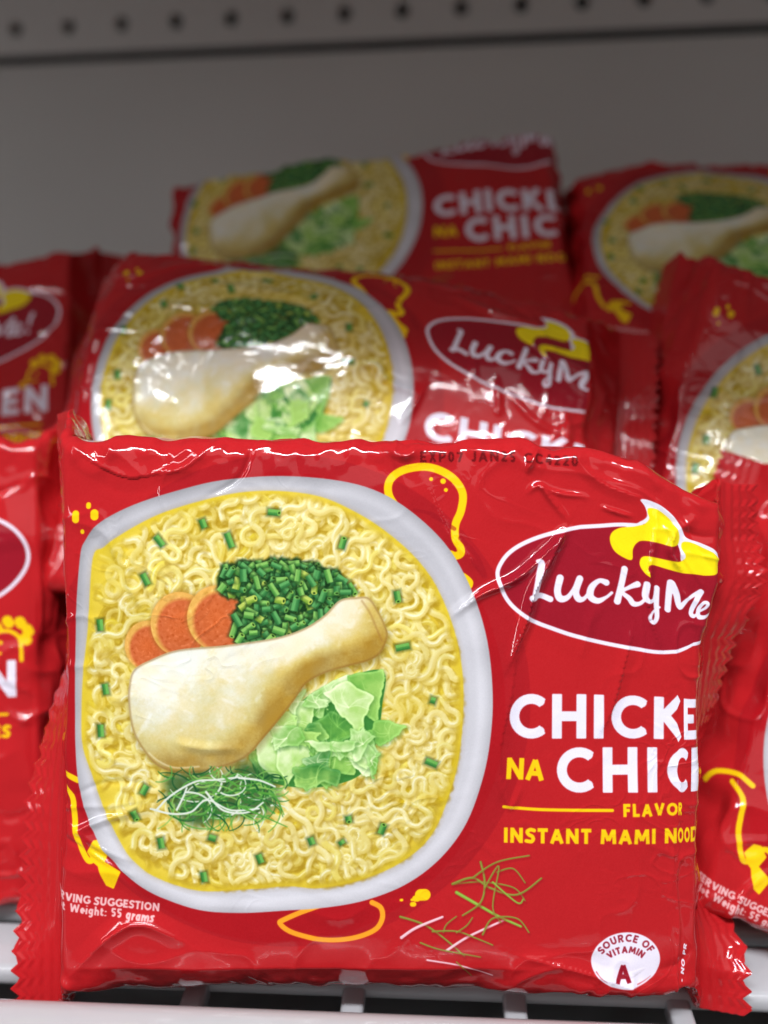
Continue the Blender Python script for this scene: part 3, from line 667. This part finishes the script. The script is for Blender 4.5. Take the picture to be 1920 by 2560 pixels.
    for pts, am, w, st in list(creases)+rnd:
        m, d, t, sd = ridge_profile(SS, Ya, pts, w); m2 = m & (a < PER/2-200)
        pr = np.zeros(SS.shape); taper = np.sin(np.clip(t, 0, 1)*math.pi*.9+.16)
        v = am*np.clip(1-d/w, 0, 1)**1.4*taper
        if st: v = v+st*np.clip(1-d/(w*3), 0, 1)**2*(sd > 0)*taper
        pr[m] = v; h = h+pr
    h = np.where(fin > 0, 0, h)*np.clip((END-out)/24, 0, 1)
    P = np.stack([X, y, Z], -1)
    du = np.gradient(P, axis=0); dv = np.stack([np.roll(P[..., c], -1, 1)-np.roll(P[..., c], 1, 1) for c in range(3)], -1)
    nrm = np.cross(du, dv); ln = np.linalg.norm(nrm, axis=-1, keepdims=True); nrm = nrm/np.maximum(ln, 1e-6)
    P = P+nrm*h[..., None]
    # whole-pack deformations
    tw = np.clip((P[..., 1]+100)/700, 0, 1.2)
    P[..., 1] -= np.interp(P[..., 0], [p[0] for p in droop], [p[1] for p in droop])*tw**dpow
    P[..., 2] += bend*((P[..., 0]-960)/800)**2
    if nip:                                      # lower part of the right edge is drawn in
        P[..., 0] -= nip*np.clip((P[..., 0]-1690)/95, 0, 1)*np.interp(YC-P[..., 1], [1460, 1620], [0, 1])
    if tuck:                                     # the film slants back under the block along the lower edge
        f = YC-tuck; tt = np.clip(-P[..., 1]-(tuck-YC), 0, None)*np.clip((np.interp(P[..., 0], [150, 330, 1150, 1450], [0, 1, 1, 0])), 0, 1)
        P[..., 2] -= tt*.9; P[..., 1] -= tt*.12
    if topfold:                                  # upper part tips backwards
        tt = np.clip((P[..., 1]-150)/600, 0, 1)**2; P[..., 2] -= topfold*tt; P[..., 1] -= topfold*.58*tt
    P[..., 0] -= 960.0
    P *= U
    V = P.reshape(-1, 3)
    idx = np.arange(nS*nA).reshape(nS, nA)
    def part(name, i0, i1, parent):
        q = np.stack([idx[i0:i1, :], idx[i0+1:i1+1, :], np.roll(idx, -1, 1)[i0+1:i1+1, :], np.roll(idx, -1, 1)[i0:i1, :]], -1).reshape(-1, 4)
        # artwork coordinates per corner, taken unwrapped so no face straddles the seam
        mid = (S[i0:i1]+S[i0+1:i1+1])/2
        off = np.where(mid > XR+24, jump, 0.0)
        u = np.stack([S[i0:i1]+off, S[i0+1:i1+1]+off, S[i0+1:i1+1]+off, S[i0:i1]+off], -1)
        A1 = A.copy(); Anext = np.append(A[1:], PER-lim+0.0)
        Anext[-1] = PER-lim
        f = np.where(A1 >= PER/2, -PER, 0.0)
        v = np.stack([A1+f, A1+f, Anext+f, Anext+f], -1)
        uu = np.broadcast_to(u[:, None, :], (i1-i0, nA, 4)); vv = np.broadcast_to(v[None], (i1-i0, nA, 4))
        UV = np.stack([(uu-AX0)/(AX1-AX0), 1-((YC+yshift-vv)-AY0)/(AY1-AY0)], -1).reshape(-1, 2).astype(np.float32)
        used = np.unique(q); mp = np.zeros(nS*nA, np.int64); mp[used] = np.arange(len(used))
        me = bpy.data.meshes.new(name); n = len(q)
        me.vertices.add(len(used)); me.vertices.foreach_set('co', V[used].astype(np.float32).ravel())
        me.loops.add(n*4); me.loops.foreach_set('vertex_index', mp[q].astype(np.int32).ravel())
        me.polygons.add(n); me.polygons.foreach_set('loop_start', np.arange(0, n*4, 4, dtype=np.int32)); me.polygons.foreach_set('loop_total', np.full(n, 4, np.int32))
        me.update(calc_edges=True)
        uvl = me.uv_layers.new(name='print'); uvl.data.foreach_set('uv', UV.ravel())
        me.polygons.foreach_set('use_smooth', np.ones(n, bool)); me.validate(); me.update()
        me.materials.append(film)
        return link(name, me, parent)
    root = bpy.data.objects.new('noodle_pack', None); scene.collection.objects.link(root)
    root.empty_display_size = .02
    base = Matrix.Translation(cam_point(px, py, depth)) @ CAM.to_3x3().to_4x4() @ Euler(tuple(R(v) for v in rot), 'XYZ').to_matrix().to_4x4()
    foot = Matrix.Translation((0, -H0*U, 0))
    root.matrix_world = base @ foot
    tag(root, label, 'noodle pack', 'packs of instant noodles standing on the shelf')
    iL = len(fL); iR = nS-1-len(fR)
    for nm, i0, i1 in (('wrapper', iL, iR), ('end_seal', 0, iL), ('end_seal', iR, nS-1)):
        o = part(nm, i0, i1, root); o.matrix_parent_inverse = Matrix(); o.matrix_local = foot.inverted()
    return root

HERO = [
 ([(1130, 1535), (1200, 1484), (1290, 1440), (1370, 1365), (1414, 1315)], 15, 20, 8),
 ([(1414, 1312), (1376, 1390), (1335, 1470), (1310, 1560), (1268, 1668)], 19, 24, 10),
 ([(1640, 1200), (1632, 1300), (1618, 1410), (1622, 1520), (1648, 1600)], 12, 20, -8),
 ([(1318, 1225), (1348, 1208), (1380, 1245), (1420, 1292)], 9, 14, 5), ([(1348, 1208), (1400, 1224), (1470, 1226)], 7, 12, 3),
 ([(1500, 1245), (1540, 1252), (1580, 1256)], 8, 12, 0), ([(1312, 1178), (1330, 1140), (1345, 1112)], 12, 18, 8),
 ([(1690, 1250), (1675, 1320), (1705, 1370)], 12, 18, 6), ([(1740, 1180), (1700, 1240), (1640, 1270)], 9, 20, 0),
 ([(1580, 1560), (1560, 1640), (1530, 1760), (1500, 1830)], 6, 26, 5), ([(1450, 1640), (1470, 1560), (1490, 1500)], 4, 22, 0),
 ([(335, 1370), (322, 1430), (330, 1470), (362, 1520)], 7, 18, 0), ([(440, 1850), (480, 1862), (540, 1868), (610, 1866)], 7, 20, 0),
 ([(180, 1120), (250, 1165), (330, 1195), (430, 1175)], 9, 40, -7), ([(190, 1090), (300, 1140), (360, 1190)], 6, 30, 0), ([(170, 1300), (260, 1330), (300, 1400)], 7, 30, 0),
 ([(960, 1115), (1010, 1140), (1050, 1118)], 12, 22, 6), ([(560, 1090), (470, 1170), (380, 1190)], 7, 26, 4),
 ([(175, 2060), (250, 2110), (340, 2150)], 9, 30, 4), ([(180, 2180), (300, 2180), (420, 2250)], 8, 40, 0), ([(190, 2420), (280, 2330), (360, 2300), (470, 2350)], 14, 34, 8),
 ([(1676, 2060), (1680, 2160), (1676, 2240)], 5, 14, 0), ([(1290, 1620), (1275, 1740), (1250, 1860), (1255, 2000)], 6, 30, 4),
 ([(1250, 1950), (1275, 2010), (1300, 1960)], 6, 16, 0), ([(1300, 2380), (1450, 2420), (1600, 2470)], 8, 30, 6), ([(760, 2260), (850, 2290), (930, 2250)], 4, 30, 0),
 ([(1060, 1180), (1120, 1330), (1200, 1420)], 5, 30, 3), ([(1430, 1120), (1500, 1180), (1620, 1200)], 7, 30, 5)]
SECOND = [
 ([(620, 1500), (700, 1470), (830, 1475), (930, 1530)], 9, 22, 6), ([(1020, 1640), (1090, 1610), (1140, 1660), (1240, 1680)], 13, 24, 7), ([(1260, 1650), (1230, 1740), (1200, 1800)], 12, 20, 6),
 ([(420, 1330), (560, 1330), (760, 1350), (900, 1400)], 9, 26, 4), ([(330, 1440), (520, 1450), (700, 1440)], 6, 26, 4), ([(1560, 1350), (1640, 1420), (1740, 1500)], 10, 20, -6),
 ([(1480, 1560), (1490, 1640), (1500, 1700)], 10, 22, 5), ([(1400, 1500), (1410, 1600)], 7, 20, 0), ([(280, 1270), (420, 1190), (620, 1240), (760, 1190), (900, 1230)], 16, 44, 8),
 ([(980, 1350), (1040, 1390), (1100, 1340)], 8, 20, 0), ([(1700, 1600), (1715, 1700), (1700, 1800)], 14, 26, 8), ([(1300, 1200), (1450, 1260), (1600, 1240)], 12, 40, 6)]

make_pack('sharp centre pack with the whole noodle bowl picture, standing against the front rail', 960, 1800, .160, (0, 0, 0), XR=1785, nip=56, film=FILM, step=4.0, seed=3, creases=HERO, loose=.7,
          finL=((1000, 62), (1300, 68), (1700, 68), (1900, 48), (2100, 20), (2540, -8)), finR=((1150, 25), (1300, 6), (1480, 8), (1900, 62), (2250, 92), (2330, 70), (2540, -15)),
          droop=((1250, 0), (1450, 14), (1600, 45), (1760, 115), (1900, 150)), jump=340, YC=1800.0, H0=702.0, puff=22, fray=20, tuck=2418.0)
make_pack('slightly blurred pack directly behind the sharp centre pack, its drumstick and carrots in half shade', 822, 1026, .203, (-13, -5, -6), XR=1735, step=5.0, seed=11, creases=SECOND, loose=1.1,
          finL=((1000, 60), (2600, 60)), finR=((1000, -5), (2600, 0)), jump=340, slope=56, droop=((1000, 0), (1250, 45), (1735, 180), (1950, 220)), dpow=.6, topfold=210)
make_pack('dark blurred pack highest in the middle, its brand oval cut off by the folded top', 905, 668, .260, (-22, -5, 5), XR=1760, step=8.0, seed=23, loose=1.4, droop=((150, 70), (600, 20), (1000, 30), (1500, 0), (1800, 30)), dpow=.8, yshift=262, H0=600.0, jump=340)
make_pack('dark blurred pack at the back right, bowl and carrots showing against the grey wall', 1985, 640, .248, (-38, -4, -3), XR=1900, step=8.0, seed=31, loose=1.4, droop=((150, 120), (400, 20), (900, 0), (1900, 40)))
make_pack('second row pack on the right, upper left part of its white bowl in view', 2290, 1290, .203, (-10, -4, -17), XR=1900, step=6.0, seed=37, loose=1.2, slope=58, finL=((1000, 80), (2600, 80)))
make_pack('front pack cut by the right frame edge, its weight print above the bare shelf', 2635, 1995, .174, (-8, -6, -19), XR=1900, step=6.0, seed=41, loose=1.0, slope=54, YC=1706.0, H0=604.0,
          finL=((1000, 0), (1500, 5), (1900, 60), (2600, 60)))
make_pack('front pack cut by the left frame edge, its oval tip and yellow rooster showing', -825, 1715, .184, (-4, 10, 1), XR=1950, slope=60, H0=712.0, film=FILM_B, step=6.0, seed=43, loose=1.1)
make_pack('dark blurred pack at the far left of the second row, letters KEN showing', -450, 1085, .250, (-22, -6, 9), XR=1960, film=FILM_B, step=8.0, seed=47, loose=1.1, finR=((1000, 40), (2600, 40)))

# the pile the rear packs lean on: packs lying flat on the slats
UNDER = 'pack lying flat in the dark pile beneath the rear packs'
flat_a = make_pack(UNDER, 960, 1280, .3, XR=1900, step=20.0, seed=61, loose=.8)
for k, (x, y, z, rz) in enumerate([(-.045, .105, .0128, 6), (-.048, .108, .0380, 2), (-.060, .205, .0128, -3), (-.055, .208, .0380, 3), (-.062, .204, .0632, -5), (.085, .215, .0128, 8), (.082, .212, .0380, 3), (.088, .216, .0632, -4), (.105, .115, .0128, -8)]):
    o = flat_a if k == 0 else flat_a.copy()
    if k:
        scene.collection.objects.link(o)
        for ch in flat_parts:
            c = ch.copy(); scene.collection.objects.link(c); c.parent = o
    else: flat_parts = list(flat_a.children)
    o['group'] = 'packs lying flat beneath the rear rows'
    o.matrix_world = Matrix.Translation((x, y, z)) @ Matrix.Rotation(R(rz), 4, 'Z') @ Matrix.Translation((0, -665*U, D0*U))

# ---------------------------------------------------------------- shelf
WHITE_METAL = plain('white_powder_coat', (.50, .50, .52), rough=.16, var=.08, scale=30, bump=.10, coat=.3)
WALL_PAINT = plain('grey_painted_panel', (.82, .79, .75), rough=.5, var=.13, scale=7, bump=.2)
SHADE_FILL = plain('grey_shade_fill', (.22, .23, .23), rough=.8)  # even grey standing in for shade in the holes and slat gaps
DARK = plain('dark_hollow', (.03, .035, .035), rough=.8)

def box_mesh(name, x0, x1, y0, y1, z0, z1, bev=0.0, seg=3):
    bm = bmesh.new(); bmesh.ops.create_cube(bm, size=1)
    for v in bm.verts: v.co = Vector(((x0+x1)/2+v.co.x*(x1-x0), (y0+y1)/2+v.co.y*(y1-y0), (z0+z1)/2+v.co.z*(z1-z0)))
    if bev: bmesh.ops.bevel(bm, geom=bm.edges[:], offset=bev, segments=seg, profile=.5, affect='EDGES')
    me = bpy.data.meshes.new(name); bm.to_mesh(me); bm.free()
    for p in me.polygons: p.use_smooth = bool(bev)
    return me

shelf = bpy.data.objects.new('slatted_shelf', None); scene.collection.objects.link(shelf)
shelf.rotation_euler = (0, 0, R(4.2))
tag(shelf, 'white slatted metal shelf with a raised front rail under the packs', 'shelf')
rail = link('front_rail', box_mesh('front_rail', -.42, .42, -.024, -.010, -.008, .0152, .0052, 6), shelf, WHITE_METAL)
slat_me = box_mesh('slat', -.42, .42, -.0068, .0068, -.0045, 0, .0016, 3); slat_me.materials.append(WHITE_METAL)
for k in range(17):
    o = link('slat', slat_me, shelf); o.location = (0, .0165+k*.0172, 0)
strut_me = box_mesh('strut', -.0022, .0022, -.013, .011, -.0075, -.0032, .0008, 2); strut_me.materials.append(WHITE_METAL)
for k in range(-13, 14):
    o = link('strut', strut_me, shelf); o.location = (k*.0305+.004, 0, 0.0018)

# ---------------------------------------------------------------- back wall with its row of holes
WY = .300
def wall_panel(name, x0, x1, z0, z1, y, th, mat, parent=None, bev=.0012):
    return link(name, box_mesh(name, x0, x1, y, y+th, z0, z1, bev, 2), parent, mat)
wall = wall_panel('back_wall', -.62, .62, -.06, .2175, WY, .012, WALL_PAINT)
tag(wall, kind='structure')
def perforated(name, x0, n, pitch, z0, z1, zc, rad, y, mat, parent):
    bm = bmesh.new(); seg = 16
    for k in range(n):
        cx = x0+(k+.5)*pitch; ring = []; outer = []; deep = []
        for i in range(seg):
            a = 2*math.pi*(i+.5)/seg; c, s = math.cos(a), math.sin(a)
            ring.append(bm.verts.new((cx+rad*c, y, zc+rad*s))); deep.append(bm.verts.new((cx+rad*c, y+.006, zc+rad*s)))
            f = (pitch/2)/max(abs(c), 1e-6); g = ((z1-zc) if s > 0 else (zc-z0))/max(abs(s), 1e-6); t = min(f, g)
            outer.append(bm.verts.new((cx+t*c, y, zc+t*s)))
        for i in range(seg):
            j = (i+1) % seg
            bm.faces.new((outer[i], outer[j], ring[j], ring[i]))
            flat = lambda v: abs(abs(v.co.x-cx)-pitch/2) < 1e-7
            if flat(outer[i]) != flat(outer[j]):
                sx = outer[i] if flat(outer[i]) else outer[j]; sz = outer[j] if flat(outer[i]) else outer[i]
                if abs(abs(sz.co.x-cx)-pitch/2) > 1e-7: bm.faces.new((outer[i], outer[j], bm.verts.new((sx.co.x, y, sz.co.z))))
            bm.faces.new((ring[i], ring[j], deep[j], deep[i]))
    bmesh.ops.remove_doubles(bm, verts=bm.verts[:], dist=1e-5); bmesh.ops.recalc_face_normals(bm, faces=bm.faces[:])
    me = bpy.data.meshes.new(name); bm.to_mesh(me); bm.free()
    return link(name, me, parent, mat)
perforated('perforated_panel', -.6125, 49, .025, .2205, .330, .2315, .0032, WY-.0025, WALL_PAINT, wall)
wall_panel('hole_shade_backing', -.62, .62, .219, .330, WY+.006, .008, SHADE_FILL, wall, 0)  # backing sheet, its grey stands in for the shade inside the holes
top = link('upper_shelf', box_mesh('upper_shelf', -.62, .62, -.098, .312, .330, .353, .002, 2), None, WALL_PAINT); tag(top, kind='structure')
low = link('slat_gap_shade_sheet', box_mesh('slat_gap_shade_sheet', -.62, .62, -.03, .312, -.045, -.030, 0), None, SHADE_FILL); tag(low, kind='structure')  # added sheet: blocks world light from below, grey stands in for shade
